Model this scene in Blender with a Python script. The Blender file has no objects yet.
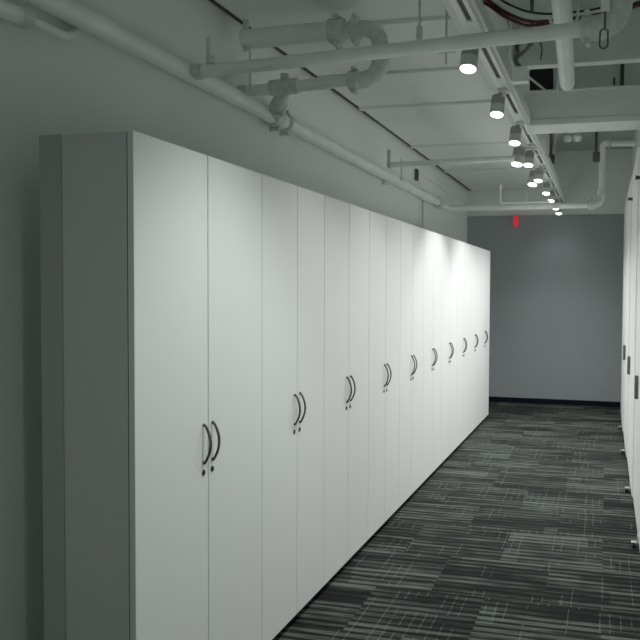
import bpy, bmesh, math, random
from mathutils import Vector, Matrix

random.seed(7)
scene = bpy.context.scene
COL = scene.collection
PI = math.pi

# ------------------------------------------------------------------ materials
def new_mat(name):
    m = bpy.data.materials.new(name)
    m.use_nodes = True
    nt = m.node_tree
    return m, nt, nt.nodes['Principled BSDF']

def paint(name, col, rough=0.55, var=0.06, scale=3.0, metallic=0.0, bump=0.0, spec=0.4):
    """painted surface with a slight procedural unevenness"""
    m, nt, b = new_mat(name)
    tc = nt.nodes.new('ShaderNodeTexCoord')
    n = nt.nodes.new('ShaderNodeTexNoise')
    n.inputs['Scale'].default_value = scale
    n.inputs['Detail'].default_value = 4
    nt.links.new(tc.outputs['Object'], n.inputs['Vector'])
    r = nt.nodes.new('ShaderNodeValToRGB')
    r.color_ramp.elements[0].position = 0.3
    r.color_ramp.elements[1].position = 0.7
    r.color_ramp.elements[0].color = (*[c * (1 - var) for c in col], 1)
    r.color_ramp.elements[1].color = (*[min(1, c * (1 + var)) for c in col], 1)
    nt.links.new(n.outputs['Fac'], r.inputs['Fac'])
    nt.links.new(r.outputs['Color'], b.inputs['Base Color'])
    b.inputs['Roughness'].default_value = rough
    b.inputs['Metallic'].default_value = metallic
    b.inputs['Specular IOR Level'].default_value = spec
    if bump:
        bp = nt.nodes.new('ShaderNodeBump')
        bp.inputs['Strength'].default_value = bump
        n2 = nt.nodes.new('ShaderNodeTexNoise')
        n2.inputs['Scale'].default_value = 180
        nt.links.new(tc.outputs['Object'], n2.inputs['Vector'])
        nt.links.new(n2.outputs['Fac'], bp.inputs['Height'])
        nt.links.new(bp.outputs['Normal'], b.inputs['Normal'])
    return m

def laminate(name, col, rough=0.5):
    """white laminate with a hardly visible vertical grain"""
    m, nt, b = new_mat(name)
    tc = nt.nodes.new('ShaderNodeTexCoord')
    mp = nt.nodes.new('ShaderNodeMapping')
    mp.inputs['Scale'].default_value = (14, 14, 0.6)
    n = nt.nodes.new('ShaderNodeTexNoise')
    n.inputs['Scale'].default_value = 3
    n.inputs['Detail'].default_value = 5
    r = nt.nodes.new('ShaderNodeValToRGB')
    r.color_ramp.elements[0].color = (*[c * .988 for c in col], 1)
    r.color_ramp.elements[1].color = (*[min(1, c * 1.01) for c in col], 1)
    nt.links.new(tc.outputs['Object'], mp.inputs['Vector'])
    nt.links.new(mp.outputs['Vector'], n.inputs['Vector'])
    nt.links.new(n.outputs['Fac'], r.inputs['Fac'])
    nt.links.new(r.outputs['Color'], b.inputs['Base Color'])
    b.inputs['Roughness'].default_value = rough
    b.inputs['Specular IOR Level'].default_value = 0.35
    return m

def glow(name, col, strength):
    m, nt, b = new_mat(name)
    b.inputs['Base Color'].default_value = (*col, 1)
    b.inputs['Emission Color'].default_value = (*col, 1)
    b.inputs['Emission Strength'].default_value = strength
    return m

def carpet_material():
    m, nt, b = new_mat('carpet_tiles')
    N = nt.nodes.new; L = nt.links.new
    def val(x):
        n = N('ShaderNodeValue'); n.outputs[0].default_value = x; return n.outputs[0]
    def M(op, a, bb=None, c=None, clamp=False):
        n = N('ShaderNodeMath'); n.operation = op; n.use_clamp = clamp
        for i, s in enumerate((a, bb, c)):
            if s is None: continue
            if isinstance(s, (int, float)): n.inputs[i].default_value = s
            else: L(s, n.inputs[i])
        return n.outputs[0]
    def comb(x, y, z=0.0):
        n = N('ShaderNodeCombineXYZ')
        for i, s in enumerate((x, y, z)):
            if isinstance(s, (int, float)): n.inputs[i].default_value = s
            else: L(s, n.inputs[i])
        return n.outputs[0]
    def white(v, w=None):
        n = N('ShaderNodeTexWhiteNoise'); n.noise_dimensions = '3D'; L(v, n.inputs['Vector']); return n.outputs['Value']
    def noise(v, scale, detail=2, rough=.5):
        n = N('ShaderNodeTexNoise'); n.inputs['Scale'].default_value = scale
        n.inputs['Detail'].default_value = detail; n.inputs['Roughness'].default_value = rough
        L(v, n.inputs['Vector']); return n.outputs['Fac']
    tc = N('ShaderNodeTexCoord'); sp = N('ShaderNodeSeparateXYZ'); L(tc.outputs['Object'], sp.inputs[0])
    X, Y = sp.outputs['X'], sp.outputs['Y']
    # wavy direction error of the tufting
    T = 0.60
    row = M('FLOOR', M('DIVIDE', Y, T))
    off = M('MULTIPLY', M('MODULO', row, 2.0), T * 0.5)
    xo = M('ADD', X, off)
    colm = M('FLOOR', M('DIVIDE', xo, T))
    tile = white(comb(colm, row, 3.1))
    tile2 = white(comb(colm, row, 8.7))
    fx = M('FRACT', M('DIVIDE', xo, T)); fy = M('FRACT', M('DIVIDE', Y, T))
    # long low blocks inside a tile, each of its own tone
    by = M('FLOOR', M('ADD', M('MULTIPLY', fy, 3.0), M('MULTIPLY', tile, 3.0)))
    block = white(comb(colm, M('ADD', by, M('MULTIPLY', row, 11.0)), 1.0))
    half = M('FLOOR', M('ADD', M('MULTIPLY', fx, 1.2), block))
    block2 = white(comb(M('ADD', half, M('MULTIPLY', colm, 5.0)), M('ADD', by, M('MULTIPLY', row, 11.0)), 6.0))
    # stripes that run across the aisle
    Yj = M('ADD', Y, M('MULTIPLY', tile2, .9))
    s1 = noise(comb(M('ADD', M('MULTIPLY', X, 1.1), M('MULTIPLY', tile, 40.0)), M('MULTIPLY', Yj, 14.0), 0.0), 1.0, 3, .65)
    s2 = noise(comb(M('ADD', M('MULTIPLY', X, 7.0), M('MULTIPLY', block, 30.0)), M('MULTIPLY', Yj, 50.0), 4.0), 1.0, 1, .5)
    # evenly spaced dark grooves
    ph = M('FRACT', M('DIVIDE', Yj, .066))
    gro = M('LESS_THAN', ph, .42)
    gmask = noise(comb(M('ADD', M('MULTIPLY', X, 2.6), M('MULTIPLY', tile, 9.0)), M('MULTIPLY', M('FLOOR', M('DIVIDE', Yj, .066)), 5.37), 9.0), 1.0, 2)
    t = M('MULTIPLY', M('SUBTRACT', s1, .5), 1.75)
    t = M('ADD', t, M('MULTIPLY', M('SUBTRACT', s2, .5), .5))
    t = M('ADD', t, M('MULTIPLY', M('SUBTRACT', block, .5), .24))
    t = M('ADD', t, M('MULTIPLY', M('SUBTRACT', block2, .5), .20))
    t = M('ADD', t, M('MULTIPLY', M('SUBTRACT', tile, .5), .14))
    # thin pale lines along the aisle, in clusters
    LP = .052
    la = M('ADD', M('MULTIPLY', X, 1 / LP), M('MULTIPLY', tile2, 5.0))
    line = M('LESS_THAN', M('ABSOLUTE', M('SUBTRACT', M('FRACT', la), .5)), .05)
    pick = M('GREATER_THAN', white(comb(M('FLOOR', la), M('FLOOR', M('MULTIPLY', Y, 1.2)), 2.0)), .45)
    clus = M('GREATER_THAN', noise(comb(M('MULTIPLY', X, 2.0), M('MULTIPLY', Y, 1.6), 20.0), 1.6, 0), .50)
    brk = M('GREATER_THAN', noise(comb(M('MULTIPLY', X, 30.0), M('MULTIPLY', Y, 9.0), 2.0), 1.0, 1), .36)
    lines = M('MULTIPLY', M('MULTIPLY', line, pick), M('MULTIPLY', clus, brk))
    t = M('ADD', t, M('MULTIPLY', lines, .42))
    t = M('SUBTRACT', t, M('MULTIPLY', M('MULTIPLY', gro, gmask), .78))
    # pile speckle
    sx = noise(tc.outputs['Object'], 420, 2)
    t = M('ADD', t, M('MULTIPLY', M('SUBTRACT', sx, .5), 1.05))
    t = M('ADD', t, .60, clamp=True)
    r = N('ShaderNodeValToRGB')
    r.color_ramp.elements[0].position = 0.05; r.color_ramp.elements[0].color = (.0007, .0009, .0008, 1)
    r.color_ramp.elements[1].position = 0.95; r.color_ramp.elements[1].color = (.082, .094, .081, 1)
    e = r.color_ramp.elements.new(.48); e.color = (.0058, .0074, .0066, 1)
    L(t, r.inputs['Fac'])
    L(r.outputs['Color'], b.inputs['Base Color'])
    b.inputs['Roughness'].default_value = .95
    b.inputs['Specular IOR Level'].default_value = .1
    bp = N('ShaderNodeBump'); bp.inputs['Strength'].default_value = .3; bp.inputs['Distance'].default_value = .01
    L(sx, bp.inputs['Height']); L(bp.outputs['Normal'], b.inputs['Normal'])
    return m

WALL   = paint('wall_paint', (.68, .715, .685), .75, .03, 1.2, bump=.03)
CEIL   = paint('ceiling_paint', (.74, .77, .74), .8, .03, 1.0)
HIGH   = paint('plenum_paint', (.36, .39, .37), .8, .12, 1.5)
SLATE  = paint('slate_wall_paint', (.25, .275, .285), .8, .04, 1.0)
BASE   = paint('dark_navy_vinyl', (.003, .004, .010), .7, .1, spec=.1)
PIPE   = paint('pipe_paint', (.72, .76, .72), .45, .07, 6)
FIT    = paint('fitting_paint', (.52, .56, .52), .5, .16, 25)
STEEL  = paint('beam_paint', (.66, .70, .67), .6, .05, 3)
DUCTM  = paint('duct_paint', (.54, .58, .54), .55, .08, 4)
RAILM  = paint('rail_paint', (.56, .60, .56), .5, .04, 5)
SLOT   = paint('slot_black', (.012, .013, .013), .6, .1)
DARK   = paint('dark_bracket', (.055, .062, .058), .6, .15, 8)
GAP    = paint('reveal_black', (.03, .034, .032), .8, .1)
LAM    = laminate('white_laminate', (.80, .81, .80), .45)
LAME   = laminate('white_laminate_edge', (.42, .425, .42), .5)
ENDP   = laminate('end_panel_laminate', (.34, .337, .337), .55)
ENDSHADE   = laminate('end_shadow_laminate', (.225, .228, .215), .55)  # shadow band of the end panel, put into a darker colour
KICK   = paint('black_plinth', (.006, .006, .007), .6, .1)
BRONZE = paint('brushed_bronze', (.085, .078, .066), .36, .1, 30, metallic=.9)
BLACK  = paint('black_lock', (.008, .008, .008), .4, .1)
WHITEP = laminate('right_panel_white', (.84, .85, .84), .4)
PULL   = paint('dark_bronze_pull', (.10, .092, .08), .45, .1, 20, metallic=.4)
CHROME = paint('satin_chrome', (.72, .72, .70), .25, .05, 30, metallic=.9)
HEADM  = paint('lamp_silver_grey', (.52, .54, .50), .45, .08, 20, metallic=.2)
FINM   = paint('lamp_fins_grey', (.30, .31, .29), .5, .1, 20)
LENS   = glow('lamp_lens', (1.0, 1.0, .97), 8)
RED    = glow('red_plastic_glow', (.62, .012, .02), .35)  # faint glow added to the casing colour, though it is no lamp
CRED   = paint('dark_red_cable', (.055, .009, .010), .5, .1)
CBLK   = paint('black_cable', (.02, .024, .022), .5, .1)
CWHT   = paint('pale_cable', (.72, .76, .72), .5, .1)
CARPET = carpet_material()

# ------------------------------------------------------------------ mesh helpers
class MB:
    def __init__(self): self.bm = bmesh.new()
    def box(self, a, b, bevel=0.0, seg=2):
        lo = [min(p, q) for p, q in zip(a, b)]; hi = [max(p, q) for p, q in zip(a, b)]
        m = Matrix.Translation([(p + q) / 2 for p, q in zip(lo, hi)]) @ Matrix.Diagonal([max(q - p, 1e-5) for p, q in zip(lo, hi)] + [1])
        r = bmesh.ops.create_cube(self.bm, size=1, matrix=m)
        if bevel:
            es = list({e for v in r['verts'] for e in v.link_edges})
            bmesh.ops.bevel(self.bm, geom=es, offset=bevel, segments=seg, affect='EDGES', profile=.5)
        return self
    def tube(self, pts, rad, n=16, caps=True):
        pts = [Vector(p) for p in pts]
        rads = rad if isinstance(rad, (list, tuple)) else [rad] * len(pts)
        rings = []; ref = None
        for i, p in enumerate(pts):
            d = (pts[min(i + 1, len(pts) - 1)] - pts[max(i - 1, 0)])
            if d.length < 1e-9: d = pts[-1] - pts[0]
            d.normalize()
            if ref is None:
                ref = Vector((0, 0, 1)) if abs(d.z) < .9 else Vector((1, 0, 0))
            s = d.cross(ref).normalized(); t = s.cross(d).normalized(); ref = t
            rings.append([self.bm.verts.new(p + rads[i] * (math.cos(2 * PI * k / n) * s + math.sin(2 * PI * k / n) * t)) for k in range(n)])
        for a, b in zip(rings, rings[1:]):
            for k in range(n):
                self.bm.faces.new((a[k], a[(k + 1) % n], b[(k + 1) % n], b[k]))
        if caps:
            self.bm.faces.new(rings[0][::-1]); self.bm.faces.new(rings[-1])
        return self
    def lathe(self, prof, origin=(0, 0, 0), axis=(0, 0, 1), n=24):
        """prof: (radius, distance along the axis)"""
        axis = Vector(axis).normalized(); o = Vector(origin)
        return self.tube([o + axis * h for r, h in prof], [max(r, 1e-4) for r, h in prof], n) if all(
            prof[i + 1][1] - prof[i][1] > 1e-6 for i in range(len(prof) - 1)) else self._lathe2(prof, o, axis, n)
    def _lathe2(self, prof, o, axis, n):
        s = axis.orthogonal().normalized(); t = axis.cross(s)
        rings = [[self.bm.verts.new(o + axis * h + max(r, 1e-4) * (math.cos(2 * PI * k / n) * s + math.sin(2 * PI * k / n) * t)) for k in range(n)] for r, h in prof]
        for a, b in zip(rings, rings[1:]):
            for k in range(n): self.bm.faces.new((a[k], a[(k + 1) % n], b[(k + 1) % n], b[k]))
        self.bm.faces.new(rings[0][::-1]); self.bm.faces.new(rings[-1])
        return self
    def sphere(self, c, r, sc=(1, 1, 1)):
        m = Matrix.Translation(c) @ Matrix.Diagonal([*sc, 1])
        bmesh.ops.create_uvsphere(self.bm, u_segments=16, v_segments=10, radius=r, matrix=m); return self
    def build(self, name, mat, parent=None, smooth=True):
        bm = self.bm
        bmesh.ops.recalc_face_normals(bm, faces=bm.faces)
        off = Vector((0, 0, 0))
        if parent is not None:
            p = parent; 
            while p is not None: off += Vector(p.location); p = p.parent
            bmesh.ops.translate(bm, verts=bm.verts, vec=-off)
        me = bpy.data.meshes.new(name); bm.to_mesh(me); bm.free()
        me.materials.append(mat)
        if smooth:
            for f in me.polygons: f.use_smooth = True
            try: me.set_sharp_from_angle(angle=math.radians(38))
            except Exception: pass
        o = bpy.data.objects.new(name, me); COL.objects.link(o)
        if parent is not None: o.parent = parent
        return o

def arc(c, r, a0, a1, u, v, n=8):
    c = Vector(c); u = Vector(u); v = Vector(v)
    return [c + r * (math.cos(a0 + (a1 - a0) * i / n) * u + math.sin(a0 + (a1 - a0) * i / n) * v) for i in range(n + 1)]

def bend(p0, p1, p2, r, n=7):
    """rounded corner points p0 -> p1 -> p2"""
    p0, p1, p2 = Vector(p0), Vector(p1), Vector(p2)
    a = p1 + (p0 - p1).normalized() * r; b = p1 + (p2 - p1).normalized() * r
    return [(1 - t) ** 2 * a + 2 * t * (1 - t) * p1 + t * t * b for t in [i / n for i in range(n + 1)]]

def spline(pts, n=8):
    pts = [Vector(p) for p in pts]; out = []
    P = [pts[0] * 2 - pts[1]] + pts + [pts[-1] * 2 - pts[-2]]
    for i in range(1, len(P) - 2):
        for k in range(n):
            t = k / n
            a, b, c, d = P[i - 1], P[i], P[i + 1], P[i + 2]
            out.append(.5 * ((2 * b) + (c - a) * t + (2 * a - 5 * b + 4 * c - d) * t * t + (3 * b - a - 3 * c + d) * t ** 3))
    out.append(pts[-1]); return out

def thing(name, label, cat, loc=(0, 0, 0), group=None):
    o = bpy.data.objects.new(name, None); COL.objects.link(o)
    o.empty_display_size = .1
    o.location = loc; o['label'] = label; o['category'] = cat
    if group: o['group'] = group
    return o
def tag(o, label, cat, group=None):
    o['label'] = label; o['category'] = cat
    if group: o['group'] = group
    return o
def struct(name, mb, mat, label=None):
    o = mb.build(name, mat, None, smooth=False); o['kind'] = 'structure'
    return o

# ------------------------------------------------------------------ the setting
XW, XR = -2.0, 0.30          # left and right wall faces
Y0, YF = -1.6, 11.72         # behind the camera, far wall
ZC, ZH = 3.10, 3.62          # suspended deck ceiling, open plenum ceiling

struct('floor', MB().box((XW - .15, Y0, -.1), (XR + .15, YF + .15, 0)), CARPET)
struct('wall_left', MB().box((XW - .15, Y0, 0), (XW, YF + .15, ZH)), WALL)
struct('wall_right', MB().box((XR, Y0, 0), (XR + .15, YF + .15, ZH)), WALL)
struct('wall_back', MB().box((XW, YF, 0), (XR, YF + .15, ZH)), WALL)
# slate grey finish on the lower part of the far wall
struct('wall_back_panel', MB().box((XW, YF - .02, 0), (XR, YF, 2.715)), SLATE)
struct('baseboard_back', MB().box((XW, YF - .035, 0), (XR, YF - .02, .075), .004), BASE)
# ceiling: pale deck over the cabinets, higher open plenum over the aisle's right side
struct('ceiling', MB().box((XW + .035, Y0, ZC), (-.75, YF, ZC + .05)), CEIL)
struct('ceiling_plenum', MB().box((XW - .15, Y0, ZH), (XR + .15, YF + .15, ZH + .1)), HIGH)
struct('trim_1', MB().box((XW + .028, Y0, ZC - .006), (XW + .05, YF, ZC + .05)), GAP)           # dark reveal along the wall
struct('trim_2', MB().box((-.80, Y0, ZC), (-.75, YF, ZH)), CEIL)                                 # upstand at the deck's edge
k = 3
for y in (2.33, 3.3, 4.28, 5.262, 6.225, 7.99, 9.75):
    struct('trim_%d' % k, MB().box((XW + .05, y - .028, ZC - .022), (-.76, y + .028, ZC), .004), CEIL); k += 1
for y in (2.33, 3.3, 4.28, 5.262, 6.225, 7.99, 9.75):
    struct('trim_%d' % k, MB().box((XW + .05, y + .028, ZC - .005), (-.76, y + .045, ZC)), GAP); k += 1

# structural cross beam: a web and a bottom flange
bm_ = MB(); bm_.box((-.62, 6.03, 2.90), (XR, 6.06, 3.11)); bm_.box((-.62, 6.02, 2.853), (XR, 6.36, 2.90), .006)
bm_.box((-.62, 6.02, 3.09), (XR, 6.2, 3.11), .004)
struct('trim_cross_beam', bm_, STEEL)

# ------------------------------------------------------------------ storage cabinets
H, KH = 2.13, .06
XD = -1.44                     # door faces
bounds = [2.226, 3.199, 3.99, 4.815, 5.60, 6.36, 7.125, 7.888, 8.65, 9.41, 10.175]
seams = [2.714, 3.609, 4.407, 5.211, 5.977, 6.742, 7.506, 8.27, 9.03, 9.79]
names = ['white two-door storage cabinet nearest the camera, with the grey end panel showing',
         'second white storage cabinet from the near end of the row, beside the wide first one',
         'third white two-door storage cabinet from the near end of the row',
         'fourth white two-door storage cabinet from the near end of the row',
         'fifth white storage cabinet from the near end, where the bright lamp light begins',
         'sixth white two-door storage cabinet from the near end, fifth from the far end',
         'fourth white two-door storage cabinet from the far end of the row',
         'third white two-door storage cabinet from the far end of the row',
         'second white two-door storage cabinet from the far end, next to last in the row',
         'last white storage cabinet of the row, at the far end near the slate grey wall']

def bow_handle(y, z0, z1):
    b = MB(); n = 18; pts = []
    for i in range(n + 1):
        t = i / n
        pts.append((XD + .003 + .027 * math.sin(PI * t) ** .8, y, z1 + (z0 - z1) * t))
    rings = []
    for i, p in enumerate(pts):                       # flat strip section, thicker in the middle
        t = i / n; w = .0055 + .003 * math.sin(PI * t); h = .0048
        q0 = Vector(pts[max(i - 1, 0)]); q1 = Vector(pts[min(i + 1, n)])
        d = (q1 - q0).normalized(); nrm = Vector((0, 1, 0)).cross(d).normalized()
        c = Vector(p)
        rings.append([b.bm.verts.new(c + nrm * (h * math.sin(2 * PI * j / 10)) + Vector((0, w * math.cos(2 * PI * j / 10), 0))) for j in range(10)])
    for a, c in zip(rings, rings[1:]):
        for j in range(10): b.bm.faces.new((a[j], a[(j + 1) % 10], c[(j + 1) % 10], c[j]))
    b.bm.faces.new(rings[0]); b.bm.faces.new(rings[-1][::-1])
    for z in (z0, z1):
        b.lathe([(.0065, 0), (.0065, .006), (.004, .010)], (XD, y, z + (.004 if z == z0 else -.004)), (1, 0, 0), 12)
    return b

for i in range(10):
    a, c, s = bounds[i], bounds[i + 1], seams[i]
    t = thing('storage_cabinet', names[i], 'cabinet', (-1.62, (a + c) / 2, 0), 'white storage cabinets along the left wall')
    g = .0034
    # carcass: side panels, back, top, bottom and inner shelf edges hidden behind the doors
    xb, xf = -1.79, XD - .030
    body = MB(); th = .018
    ya = a + (.012 if i == 0 else .0006); yc = c - .0006
    body.box((xb, ya, KH), (xf, ya + th, H)); body.box((xb, yc - th, KH), (xf, yc, H))
    body.box((xb, ya + th, H - th), (xf, yc - th, H)); body.box((xb, ya + th, KH), (xf, yc - th, KH + th))
    body.box((xb, ya + th, KH + th), (xb + .008, yc - th, H - th))
    for z in (.45, .85, 1.25, 1.65): body.box((xb + .008, ya + th, z), (xf - .02, yc - th, z + th))
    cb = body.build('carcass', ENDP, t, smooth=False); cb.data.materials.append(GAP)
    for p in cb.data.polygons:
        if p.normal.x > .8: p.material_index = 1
    MB().box((xb + .01, ya + .002, 0), (xf - .012, yc - .002, KH)).build('plinth', KICK, t, smooth=False)
    if i == 0:
        f = MB().box((xb, ya - .004, 0.0), (-1.708, ya, H))  # thin strip built in place of a shadow band
        fo = f.build('end_shadow_strip', ENDSHADE, t, smooth=False); fo['label'] = 'shadow strip at the back edge of the end panel'
        MB().box((xf, ya + .003, KH), (XD - .0225, ya + .02, H)).build('door_gap_strip', BLACK, t, smooth=False)  # black strip filling the dark gap behind the door
    for j, (d0, d1, hy) in enumerate(((a + g, s - g, s - .039), (s + g, c - g, s + .029))):
        d = MB().box((XD - .022, d0, KH - .012), (XD, d1, H), .0012, 1).build('door', LAM, t, smooth=False)
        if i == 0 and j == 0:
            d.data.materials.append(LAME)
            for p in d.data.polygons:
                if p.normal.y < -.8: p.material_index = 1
        bow_handle(hy, .985, 1.133).build('handle', BRONZE, d)
        lk = MB(); lk.lathe([(.0115, 0), (.0115, .003), (.009, .0045), (.0075, .0045), (.0075, .0035), (.0001, .0035)], (XD, hy - .001, .952), (1, 0, 0), 18)
        lk.box((XD + .0034, hy - .002, .948), (XD + .0045, hy, .956))
        lk.build('lock', BLACK, d)

# ------------------------------------------------------------------ right side: tall white panels with pulls and floor feet
XP = .205
pb = [5.02, 6.47, 8.03, 9.50, 11.0]
pl = ['nearest tall white panel on the right, cut by the photo edge',
      'second tall white panel on the right counted from the camera',
      'third tall white panel on the right counted from the camera',
      'farthest tall white panel on the right, closest to the slate grey wall']
hy_ = [5.84, 7.54, 9.10, None]; my_ = [5.99, 7.75, None, None]; gy_ = [5.285, 6.74, 8.33, 9.78]
for i in range(4):
    a, c = pb[i], pb[i + 1]; XP = (.223, .214, .207, .201)[i]
    t = thing('tall_panel_door', pl[i], 'panel', ((XP + XR) / 2, (a + c) / 2, 0), 'tall white panels along the right side')
    MB().box((XP, a + .003, .03), (XP + .04, c - .003, 2.74), .003).build('door_leaf', WHITEP, t, smooth=False)
    MB().box((XP + .045, a + .003, 0), (XR - .002, c - .003, 2.72)).build('carcass', WHITEP, t, smooth=False)
    if hy_[i]:
        p = MB(); y = hy_[i]
        p.box((XP - .002, y - .035, .885), (XP + .002, y + .035, 1.045), .001)
        p.box((XP - .026, y - .035, .885), (XP - .002, y - .026, 1.045), .002)
        p.box((XP - .026, y + .026, .885), (XP - .002, y + .035, 1.045), .002)
        p.build('pull_handle', PULL, t)
    if my_[i]:
        y = my_[i]; z = 2.445 if i == 0 else 2.488
        l = MB(); l.lathe([(.022, 0), (.022, .008), (.012, .010), (.012, .03), (.018, .032), (.018, .04)], (XP, y, z), (-1, 0, 0), 16)
        l.build('latch_knob', BLACK, t)
    f = MB(); y = gy_[i]
    f.box((XP - .012, y - .02, .035), (XP, y + .02, .085), .003)
    f.box((XP - .048, y - .018, .03), (XP - .01, y + .018, .042), .003)
    ft = f.build('foot_bracket', CHROME, t)
    MB().lathe([(.014, 0), (.016, .004), (.016, .018), (.008, .02), (.006, .032)], (XP - .03, y, 0), (0, 0, 1), 16).build('foot_pad', BLACK, ft)

# ------------------------------------------------------------------ pipes
def coupling(parent, p, d, r, w, name='coupling', bolts=True):
    """grooved pipe coupling: ring with two shoulders and bolt pads"""
    d = Vector(d).normalized(); p = Vector(p)
    b = MB(); b.lathe([(r * 1.05, -w / 2), (r * 1.32, -w / 2 + .004), (r * 1.36, -w * .2), (r * 1.26, 0), (r * 1.36, w * .2), (r * 1.32, w / 2 - .004), (r * 1.05, w / 2)], p, d, 20)
    o = b.build(name, FIT, parent)
    if bolts:
        s = d.cross(Vector((0, 0, 1)))
        s = s.normalized() if s.length > .1 else Vector((0, 1, 0))
        tt = s.cross(d).normalized()
        for sg in (-1, 1):
            q = MB(); c = p + tt * sg * r * 1.5
            q.tube([c - s * r * .55, c + s * r * .55], r * .26, 8)
            q.tube([c - s * r * .7, c - s * r * .5], r * .38, 6); q.tube([c + s * r * .5, c + s * r * .7], r * .38, 6)
            q.build('bolt', FIT, o)
    return o

def hanger(parent, x, y, z, top, w=.02):
    """slotted strut hung from above with two bolts"""
    b = MB(); b.box((x - .003, y - w, z - .05), (x + .003, y + w, top), .001)
    b.box((x, y - w, z - .05), (x + .03, y - w + .004, top - .02)); b.build('hanger_strut', FIT, parent)

# main pipe along the left wall
zp, xp, rp = 2.657, -1.93, .044
wp = thing('wall_pipe', 'thick white pipe running along the left wall above the cabinets', 'pipe', (xp, 5, zp))
MB().tube([(xp, Y0, zp), (xp, 9.2, zp)], rp, 24).build('pipe_run', PIPE, wp)
coupling(wp, (xp, 4.47, zp), (0, 1, 0), rp, .10); coupling(wp, (xp, 4.62, zp), (0, 1, 0), rp, .04)
MB().lathe([(rp * 1.02, -.45), (rp * 1.2, -.44), (rp * 1.2, .0), (rp * 1.02, .01)], (xp, 8.75, zp), (0, 1, 0), 24).build('sleeve', PIPE, wp)
coupling(wp, (xp, 9.28, zp), (0, 1, 0), rp * 1.1, .18, bolts=False)
for y in (1.4, 7.1):
    MB().box((XW, y - .02, zp - .06), (xp - rp * .6, y + .02, zp + .06), .003).build('wall_clamp', FIT, wp)
MB().tube([(XW + .03, 8.62, zp - .03), (XW + .03, 8.62, 2.30)], .010, 8).build('shadow_line_tube', FIT, wp)  # thin tube put in for a vertical shadow line on the wall

# pipe crossing the aisle just in front of the track
z1 = 2.647
A = Vector((-1.88, 3.42, z1)); B = Vector((.03, 3.197, z1)); dAB = (B - A).normalized()
cp = thing('crossing_pipe', 'long white pipe crossing the aisle in front of the lamp track', 'pipe', (-.9, 3.3, z1))
up = Vector((.03, 3.197, 3.6))
MB().tube([A] + [B - dAB * .09] + bend(A, B, up, .08) + [up], .029, 20).build('pipe_run', PIPE, cp)
MB().lathe([(.030, 0), (.036, .002), (.036, .05), (.030, .052)], A, dAB, 20).build('end_cap', FIT, cp)
eb = MB(); eb.tube([B - dAB * .10] + bend(A, B, up, .09) + [B + Vector((0, 0, .10))], .047, 20)
eb.build('elbow', FIT, cp)
coupling(cp, B + Vector((0, 0, .13)), (0, 0, 1), .040, .06, bolts=False)
coupling(cp, B - dAB * .12, dAB, .036, .05)
hb = MB(); hb.box((-1.815, 3.405, 2.64), (-1.795, 3.412, 2.80), .001); hb.box((-1.795, 3.405, 2.70), (-1.775, 3.425, 2.715)); hb.box((-1.815, 3.40, 2.68), (-1.775, 3.425, 2.69))
hb.build('hanger_strut', FIT, cp)
r_ = MB(); r_.tube([(-.775, 3.30, 2.66), (-.775, 3.30, ZC)], .006, 8); r_.lathe([(.014, 0), (.014, .05), (.010, .052)], (-.775, 3.30, 2.684), (0, 0, 1), 12)
r_.build('hanger_rod', FIT, cp)

# looped branch under the deck: upper run, elbow down, lower run, tee to the wall pipe
yl = 4.02
lp = thing('branch_pipe', 'looped white branch pipe with two elbows, joining the wall pipe', 'pipe', (-1.5, yl, 2.8))
zu, zl = 2.985, 2.722
U0 = Vector((-1.925, yl + .01, zu)); U1 = Vector((-1.145, yl - .01, zu)); L1 = Vector((-1.145, yl - .02, zl)); L0 = Vector((-1.945, yl, zl - .022))
MB().tube([U0, (-1.36, yl, zu)], .052, 24).build('upper_run', PIPE, lp)
eu = MB(); eu.tube([(-1.37, yl, zu), (-1.30, yl, zu)] + bend(U0, U1, L1, .11) + [(-1.145, yl - .015, zu - .16)], .043, 20); eu.build('upper_elbow', FIT, lp)
coupling(lp, (-1.385, yl, zu), (1, 0, 0), .048, .09); coupling(lp, (-1.285, yl, zu), (1, 0, 0), .042, .05)
coupling(lp, (-1.145, yl - .01, zu - .13), (0, 0, 1), .042, .06)
el = MB(); el.tube([(-1.145, yl - .015, zu - .15)] + bend(U1, L1, L0, .10) + [(-1.28, yl - .02, zl)], .045, 20); el.build('lower_elbow', FIT, lp)
coupling(lp, (-1.285, yl - .018, zl - .002), (1, 0, 0), .038, .06)
MB().tube([(-1.27, yl - .018, zl), L0], .031, 20).build('lower_run', PIPE, lp)
MB().lathe([(.031, 0), (.037, .002), (.037, .05), (.031, .052)], L0, (1, 0, 0), 20).build('end_cap', FIT, lp)
te = MB(); te.tube([(-1.76, yl, zl - .01), (-1.60, yl, zl - .006)], .042, 18)
te.tube([(-1.68, yl, zl - .01), (-1.68, yl, zl + .06)], [.026, .024], 14)
te.tube([(-1.68, yl, zl - .01), (-1.75, yl + .11, zl - .05), (-1.84, yl + .29, zl - .06), (xp, 4.47, zp)], [.036, .038, .034, .034], 16)
te.build('tee', FIT, lp)
coupling(lp, (-1.80, yl + .20, zl - .055), (-.25, .45, -.05), .036, .06)
hanger(lp, U0.x + .015, yl, zu - .02, ZC)
rr = MB(); rr.tube([(-1.86, yl - .045, zl - .06), (-1.86, yl - .045, zu - .05)], .006, 8); rr.tube([(-1.86, yl - .045, zl - .05), (-1.82, yl - .045, zl - .05)], .008, 8); rr.build('hanger_rod', FIT, lp)

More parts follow.
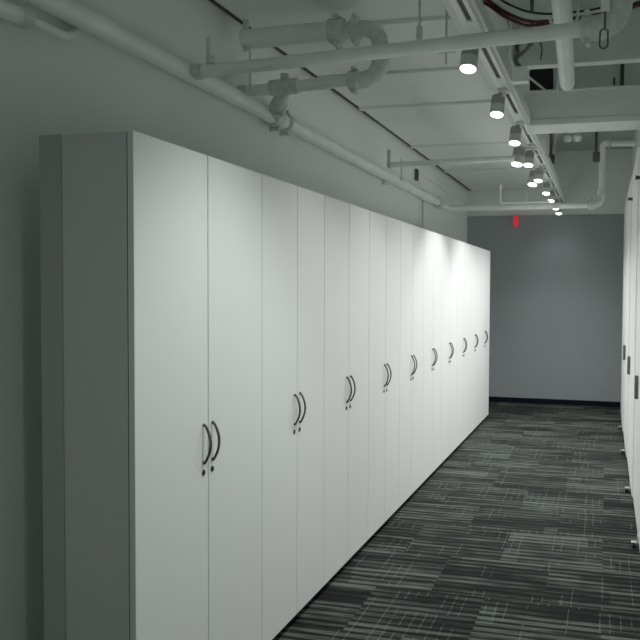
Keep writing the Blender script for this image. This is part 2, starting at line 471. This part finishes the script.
# second crossing pipe further down
z4 = 2.732
A4 = Vector((-1.88, 6.84, z4)); B4 = Vector((-.76, 6.728, z4)); d4 = (B4 - A4).normalized()
fp = thing('strut_pipe', 'short white pipe crossing under the deck halfway down the aisle', 'pipe', (-1.3, 6.8, z4))
MB().tube([A4, B4], .024, 18).build('pipe_run', PIPE, fp)
MB().lathe([(.025, 0), (.029, .002), (.029, .03), (.025, .032)], A4, d4, 18).build('end_cap', FIT, fp)
hanger(fp, A4.x - .005, 6.84, z4 + .03, z4 + .15, .012)
q = MB(); q.tube([(-1.755, 6.83, z4 - .13), (-1.755, 6.83, z4 + .05)], .006, 8); q.lathe([(.013, 0), (.013, .02), (.006, .022)], (-1.755, 6.83, z4 - .14), (0, 0, 1), 10); q.build('hanger_rod', FIT, fp)

# sprinkler main across the far end with its riser
ys = 9.6; zs = 2.622
sp_ = thing('sprinkler_main', 'white sprinkler pipe across the far end, turning up at the right', 'pipe', (-1, ys, zs))
S0 = Vector((xp, 9.30, zp)); S1 = Vector((-1.90, ys, zs + .0)); S2 = Vector((-.085, ys, zs + .012)); S3 = Vector((-.075, ys, 3.335)); S4 = Vector((XR - .01, ys, 3.32))
MB().tube([S0 + Vector((0, -.1, 0))] + bend(S0, S1, S2, .12) + [(-.22, ys, zs + .01)], .036, 20).build('pipe_run', PIPE, sp_)
e = MB(); e.tube([(-.24, ys, zs + .01)] + bend(S1, S2, S3, .10) + [(-.078, ys, zs + .14)], .044, 18); e.build('elbow', FIT, sp_)
coupling(sp_, (-.19, ys, zs + .01), (1, 0, 0), .044, .06)
coupling(sp_, (-.08, ys, zs + .15), (0, 0, 1), .040, .06)
MB().tube([(-.079, ys, zs + .12)] + bend(S2, S3, S4, .05) + [S4], .036, 18).build('riser', PIPE, sp_)
coupling(sp_, (-.0, ys, 3.335), (1, 0, 0), .038, .05)

# small L conduit with a sprinkler head above the main
c_ = thing('sprinkler_branch', 'thin pale L-shaped pipe standing on the far sprinkler main', 'pipe', (-1.2, ys - .04, zs + .05))
yb = 9.55
p0, p1, p2 = Vector((-1.24, yb, 2.88)), Vector((-1.24, yb, 2.672)), Vector((-.66, yb, 2.676))
MB().tube([p0] + bend(p0, p1, p2, .03) + [p2], .015, 12).build('pipe_run', CWHT, c_)
MB().lathe([(.014, 0), (.022, .004), (.022, .03), (.012, .034), (.012, .05), (.028, .052), (.028, .056)], (-1.24, yb, 2.84), (0, 0, 1), 14).build('sprinkler_head', PIPE, c_)
MB().tube([(-.93, yb, 2.60), (-.93, yb, 2.80)], .008, 8).build('hanger_rod', CWHT, c_)

# thin conduit along the left wall near the far end
cd = thing('wall_conduit', 'thin white conduit high on the left wall near the far end', 'pipe', (-1.985, 9.9, 2.895))
MB().tube([(-1.985, 8.45, 2.90), (-1.985, 11.6, 2.885)], .014, 12).build('pipe_run', PIPE, cd)
MB().box((-1.995, 8.33, 2.80), (-1.965, 8.40, 2.92), .003).build('end_bracket', DARK, cd)

# conduit at the near top left
tl = thing('conduit_coupling', 'fat conduit end with a thinner bent pipe at the top left corner', 'pipe', (-1.95, 2.3, 2.55))
MB().tube([(-1.945, Y0, 2.475), (-1.945, 2.12, 2.545), (-1.945, 2.33, 2.560)], .030, 18).build('fat_conduit', PIPE, tl)
MB().lathe([(.030, 0), (.036, .003), (.036, .05), (.026, .06), (.016, .063)], (-1.945, 2.325, 2.559), (0, 1, .07), 18).build('collar', FIT, tl)
MB().tube(spline([(-1.945, 2.38, 2.562), (-1.945, 2.46, 2.564), (-1.945, 2.56, 2.562), (-1.958, 2.64, 2.590), (-1.98, 2.71, 2.645)], 6), .016, 14).build('thin_pipe', PIPE, tl)

# round duct pipe overhead on the right
od = thing('overhead_pipe', 'thick white capped pipe overhead on the right, pointing down the aisle', 'pipe', (-.27, 5, 3.06))
MB().tube([(-.165, 2.4, 2.775), (-.225, 4.44, 2.755)], .040, 24).build('pipe_run', PIPE, od)
MB().lathe([(.040, 0), (.039, .022), (.033, .040), (.018, .052)], (-.225, 4.44, 2.755), (-.03, 1, -.01), 24).build('end_cap', PIPE, od)
MB().tube(arc((-.188, 3.36, 2.755), .056, PI, 2 * PI, (1, 0, 0), (0, 0, 1), 14) + [(-.132, 3.36, 2.95), (-.132, 3.36, ZH)], .006, 8).build('hanger_loop', FIT, od)

# rectangular ducts in the plenum
d1 = thing('air_duct', 'large pale rectangular duct crossing at the top right in front of the beam', 'duct', (-.1, 4.9, 2.9))
MB().box((-.50, 4.6, 2.90), (XR, 4.68, 3.17), .006).build('duct_body', DUCTM, d1, smooth=False)
sm = MB(); sm.box((.04, 4.594, 2.955), (.13, 4.6, 2.965)); sm.box((-.50, 4.592, 3.155), (XR - .005, 4.6, 3.17)); sm.build('duct_flange', FIT, d1, smooth=False)
d2 = thing('rear_duct', 'grey rectangular duct behind the cross beam at the right', 'duct', (0, 6.7, 3.1))
MB().box((-.44, 6.5, 3.13), (XR, 7.0, ZH), .005).build('duct_body', STEEL, d2, smooth=False)
s2 = MB(); s2.box((.07, 6.47, 3.13), (.10, 6.5, 3.6)); s2.box((.02, 6.46, 3.13), (.035, 6.50, 3.28)); s2.build('duct_seam', DARK, d2, smooth=False)
d3 = tag(MB().box((-.62, 6.48, 3.13), (-.445, 6.9, 3.55), .004).build('dark_vent_box', BLACK, None, smooth=False), 'black vent opening box above the beam, beside the junction box', 'vent')
hs = thing('ceiling_strut', 'white horizontal strut channel under the plenum at the top right', 'strut', (-.1, 5.2, 3.4))
b = MB(); b.box((-.45, 4.55, 3.30), (XR, 4.60, 3.345), .003); b.build('channel', PIPE, hs, smooth=False)
for x in (-.36, -.07):
    MB().tube([(x, 4.575, 3.33), (x, 4.575, ZH)], .011, 8).build('hanger_rod', PIPE, hs)

# ------------------------------------------------------------------ lamp track
tr = thing('lamp_track', 'long white track rail carrying the row of ceiling spotlights', 'track', (-.63, 6.5, 2.85))
YT0, YT1 = .4, 11.45
b = MB(); b.box((-.705, YT0, 2.866), (-.565, YT1, 2.945), .003); b.build('rail_beam', RAILM, tr, smooth=False)
b = MB(); b.box((-.660, YT0, 2.85), (-.632, YT1, 2.867)); b.box((-.606, YT0, 2.85), (-.588, YT1, 2.867)); b.build('track_lips', PIPE, tr, smooth=False)
ss = []
y = .6
while y < 11.3:
    ss.append(y); y += .64
MB().box((-.634, YT0, 2.8625), (-.606, YT1, 2.8668)).build('track_slot', SLOT, tr, smooth=False)
for y0_, y1_ in ((.4, .9), (1.5, 2.0), (2.6, 3.0), (3.64, 4.04), (4.65, 4.86), (5.60, 5.92), (6.75, 7.0), (7.85, 8.02), (8.9, 9.06), (9.7, 9.85), (10.6, 10.75)): MB().box((-.6335, y0_, 2.852), (-.6065, y1_, 2.8622)).build('track_cover', PIPE, tr, smooth=False)
for y in (1.2, 3.72, 7.15, 9.3):
    MB().tube([(-.60, y, 2.94), (-.60, y, ZH)], .006, 8).build('hanger_rod', FIT, tr)
tr2 = thing('threaded_rod', 'thin rod with a crossbar hanging beside the first spotlight', 'rod', (-.80, 4.0, 2.8))
b = MB(); b.tube([(-.80, 4.0, 2.77), (-.80, 4.0, ZC)], .006, 8); b.box((-.845, 3.99, 2.825), (-.755, 4.01, 2.836)); b.build('rod', FIT, tr2)

head_y = [3.862, 4.902, 5.875, 6.93, 7.94, 8.99, 9.75, 10.66, 11.36]
hl = ['ceiling spotlight nearest the camera, just behind the crossing pipe',
      'second ceiling spotlight from the camera on the track',
      'third ceiling spotlight from the camera on the track, before the cross beam',
      'fourth ceiling spotlight from the camera, beside the wider left-leaning one',
      'fifth ceiling spotlight from the camera on the track',
      'sixth spotlight from the camera, just short of the far sprinkler pipe',
      'seventh spotlight from the camera, right at the far sprinkler pipe',
      'next-to-last spotlight of the track, seen under the far sprinkler pipe',
      'last spotlight of the track, in front of the slate grey wall']
lights = []
def spotlight(x, y, zb, label, tilt, scale=1.0, power=30, stem_top=2.852, aim=(-.02, -.12, -1), cone=124, blend=.9):
    t = thing('track_spotlight', label, 'spotlight', (x, y, zb), 'ceiling spotlights on the track')
    ax = Vector((math.sin(tilt), .26, math.cos(tilt))).normalized()        # from the lens upward
    o = Vector((x, y, zb)); r = .043 * scale; h = .125 * scale
    MB().lathe([(r * .90, .004), (r, .006), (r, h * .48), (r * .96, h * .5)], o, ax, 28).build('housing', HEADM, t)
    f = MB()
    for k in range(22):
        a = 2 * PI * k / 22
        s = ax.orthogonal().normalized(); w = ax.cross(s)
        dirn = math.cos(a) * s + math.sin(a) * w
        f.tube([o + ax * h * .5 + dirn * r * .86, o + ax * h * .97 + dirn * r * .86], r * .11, 6)
    f.lathe([(r * .8, h * .48), (r * .8, h * .98), (r * .7, h)], o, ax, 24)
    f.build('heat_sink', FINM, t)
    MB().lathe([(r * .84, -.001), (r * .88, .002), (r * .88, .006)], o, ax, 28).build('lens', LENS, t)
    st = MB(); top = o + ax * h
    st.tube([top - ax * .004, top + ax * .014, (-.625, y, stem_top - .035), (-.625, y, stem_top)], [.012, .012, .011, .011], 12)
    st.box((-.655, y - .045, stem_top - .018), (-.595, y + .045, stem_top + .002), .003)
    st.build('adapter', HEADM, t)
    ld = bpy.data.lights.new('spot_lamp', 'SPOT'); ld.energy = power; ld.spot_size = math.radians(cone); ld.spot_blend = blend
    ld.shadow_soft_size = .035; ld.color = (.97, 1.0, .965)
    lo = bpy.data.objects.new('spot_lamp', ld); COL.objects.link(lo)
    lo.parent = t
    pos = -ax * .012
    lo.location = pos
    d = Vector(aim).normalized()
    lo.rotation_euler = d.to_track_quat('-Z', 'Y').to_euler()
    return t
powers = [32, 44, 54, 58, 70, 74, 72, 46, 4]
for y, l, pw in zip(head_y, hl, powers):
    spotlight(-.665, y, 2.70, l, .06, 1.0, pw)
spotlight(-.75, 6.80, 2.69, 'wide bright spotlight leaning left under the end of the short crossing pipe', .12, 1.15, 38, aim=(-.24, 0, -1), cone=98, blend=.55)
spotlight(-.745, 8.21, 2.70, 'bright spotlight leaning left beyond the short crossing pipe', .12, 1.15, 38, aim=(-.24, 0, -1), cone=98, blend=.55)

# ------------------------------------------------------------------ small fittings in the plenum
jb = thing('junction_box', 'small white junction box with a flexible conduit, right of the track', 'box', (-.47, 4.42, 2.8))
MB().box((-.515, 4.38, 2.765), (-.432, 4.46, 2.842), .004).build('box_body', PIPE, jb, smooth=False)
MB().box((-.520, 4.374, 2.760), (-.427, 4.38, 2.775), .002).build('box_cover', PIPE, jb, smooth=False)
fx_ = spline([(-.47, 4.40, 2.838), (-.495, 4.38, 2.88), (-.455, 4.34, 2.90), (-.41, 4.28, 2.925), (-.40, 4.26, 2.99), (-.41, 4.26, ZH)], 10)
MB().tube(fx_, [.009 + .002 * (i % 2) for i in range(len(fx_))], 10).build('flexible_conduit', DARK, jb)
MB().tube(spline([(-.50, 4.42, 2.838), (-.525, 4.38, 2.91), (-.52, 4.34, 3.03), (-.525, 4.34, ZH)], 8), .008, 8).build('wire', CWHT, jb)
MB().tube(spline([(-.37, 4.17, 3.02), (-.36, 4.17, 2.93), (-.34, 4.17, 2.87), (-.345, 4.17, 2.81)], 8), .0035, 6).build('black_wire', CBLK, jb)

wr = tag(MB().tube(spline([(-.66, 6.35, 3.33), (-.56, 6.35, 3.25), (-.47, 6.35, 3.17), (-.42, 6.35, 3.10)], 8), .009, 8).build('loose_cable', CWHT, None), 'pale cable lying across the black vent opening', 'cable')
wr = tag(MB().tube([(-.372, 5.98, 3.08), (-.365, 5.98, 3.25), (-.40, 5.98, 3.36), (-.42, 5.98, ZH)], .010, 8).build('bent_conduit', CWHT, None), 'thin pale conduit beside the thick capped pipe', 'pipe')

def cable(name, pts, r, m, label):
    return tag(MB().tube(spline(pts, 10), r, 8).build(name, m, None), label, 'cable', 'cables sagging over the crossing pipe')
Yc = 4.0
base = [(-.72, 3.14), (-.597, 3.075), (-.507, 3.008), (-.385, 2.953), (-.241, 2.935), (-.06, 2.945), (.10, 2.975), (.29, 3.03)]
cable('data_cable', [(x, Yc, z + .022) for x, z in base], .014, CWHT, 'thick pale cable, uppermost of the sagging cables')
cable('data_cable', [(x, Yc - .01, z - .006 + (.016 if x > -.3 else 0)) for x, z in base], .0085, CRED, 'dark red cable directly under the thick pale one')
cable('data_cable', [(x, Yc, z - .024 + (.035 if x > -.3 else 0)) for x, z in base], .0085, CRED, 'dark red cable, lowest of the sagging cables')
cable('data_cable', [(x, Yc + .03, z + .05) for x, z in base], .008, CBLK, 'black cable behind and above the thick pale cable')
cable('data_cable', [(.06, 3.55, 2.825), (.10, 3.55, 2.838), (.16, 3.55, 2.85), (.30, 3.55, 2.885)], .013, CRED, 'short dark red cable at the right photo edge beside the pipe elbow')

hk = thing('hook_hanger', 'white strap with a wire hook hanging beside the pipe elbow', 'hanger', (-.02, 3.35, 2.7))
MB().box((-.040, 3.10, 2.672), (-.008, 3.112, 2.86), .002).build('strap', PIPE, hk)
lw = [(-.024, 3.106, 2.69), (-.024, 3.106, 2.605)] 
MB().tube(lw, .004, 8).build('rod', DARK, hk)
lo_ = [Vector((-.040, 3.106, 2.602)), Vector((-.042, 3.106, 2.557))] + arc((-.027, 3.106, 2.552), .015, PI, 2 * PI, (1, 0, 0), (0, 0, 1), 10) + [Vector((-.012, 3.106, 2.557)), Vector((-.013, 3.106, 2.602)), Vector((-.026, 3.106, 2.609)), Vector((-.040, 3.106, 2.602))]
MB().tube(lo_, .0035, 8).build('wire_loop', DARK, hk)

# dark hanging boxes beyond the beam
for x, z0, z1_, w, lab in ((-.135, 3.035, 3.135, .075, 'dark box on a stem beyond the beam, beside the riser'),
                           (-.615, 3.03, 3.125, .07, 'dark box on a stem beyond the beam, beside the track')):
    t = thing('hanging_bracket_box', lab, 'box', (x, 9.0, z0), 'dark boxes hanging beyond the beam')
    MB().box((x - w / 2, 8.95, z0), (x + w / 2, 9.05, z1_), .004).build('box_body', DARK, t, smooth=False)
    MB().box((x - .02, 8.985, z1_), (x + .012, 9.015, ZH)).build('stem', DARK, t, smooth=False)
cl = tag(MB().tube(spline([(-.62, 7.2, 2.94), (-.56, 7.2, 2.97), (-.535, 7.2, 2.93), (-.55, 7.2, 2.85), (-.60, 7.2, 2.83), (-.64, 7.2, 2.86)], 8), .005, 8).build('cable_loop', CWHT, None), 'small pale cable loop at the track beyond the beam', 'cable')
for x, lab in ((-.42, 'left one of two round white fittings under the plenum beyond the beam'), (-.32, 'right one of two round white fittings under the plenum beyond the beam')):
    t = thing('ceiling_fitting', lab, 'fitting', (x, 8.5, 3.15), 'round white fittings beyond the beam')
    MB().lathe([(.03, 0), (.045, .02), (.045, .05), (.02, .07)], (x, 8.5, 3.17), (0, 0, 1), 16).build('dome', PIPE, t)
    MB().tube([(x, 8.5, 3.23), (x, 8.5, ZH)], .01, 8).build('stem', FIT, t)

# red device on the slate wall
ra = thing('fire_alarm', 'small red fire alarm device high on the slate grey wall', 'alarm', (-1.29, YF - .02, 2.62))
MB().box((-1.325, YF - .065, 2.575), (-1.258, YF - .02, 2.712), .012, 3).build('casing', RED, ra)
MB().lathe([(.024, 0), (.020, .02), (.010, .03)], (-1.29, YF - .062, 2.575), (.1, -.35, -1), 16).build('sounder', RED, ra)

# ------------------------------------------------------------------ unseen lamps over the near aisle, the first added as fill; world light
for y, e, sr, cone, bl, ax_ in ((2.80, 46, .20, 100, .75, -.16), (1.3, 9, .05, 150, 1, -.1)):
    ld = bpy.data.lights.new('unseen_lamp', 'SPOT'); ld.energy = e; ld.spot_size = math.radians(cone); ld.spot_blend = bl
    ld.shadow_soft_size = sr; ld.color = (.93, 1.0, .955)
    lo = bpy.data.objects.new('unseen_lamp', ld); COL.objects.link(lo); lo.location = (-.62, y, 2.72)
    lo.rotation_euler = Vector((ax_, -0.06, -1)).to_track_quat('-Z', 'Y').to_euler()
w = bpy.data.worlds.new('World'); scene.world = w; w.use_nodes = True
bg = w.node_tree.nodes['Background']; bg.inputs['Color'].default_value = (.82, 1.0, .90, 1); bg.inputs['Strength'].default_value = .30

# ------------------------------------------------------------------ camera
f, px, yaw, pit, rol, hc = 800.59, 392.22, .2617, .0383, .0069, 1.6385
a = Vector((-math.sin(yaw) * math.cos(pit), math.cos(yaw) * math.cos(pit), -math.sin(pit)))
r = Vector((math.cos(yaw), math.sin(yaw), 0)); u = r.cross(a)
R = math.cos(rol) * r + math.sin(rol) * u; U = -math.sin(rol) * r + math.cos(rol) * u
cam = bpy.data.cameras.new('camera'); co = bpy.data.objects.new('camera', cam); COL.objects.link(co)
cam.sensor_width = 36; cam.lens = 36 * f / 640; cam.shift_x = (320 - px) / 640; cam.clip_start = .05
m = Matrix((R, U, -a)).transposed().to_4x4(); m.translation = (0, 0, hc); co.matrix_world = m
scene.camera = co
try:
    scene.cycles.diffuse_bounces = 8
except Exception:
    pass

scene.view_settings.view_transform = 'Standard'
scene.view_settings.look = 'None'
scene.view_settings.exposure = 0.32
scene.view_settings.gamma = 1.28
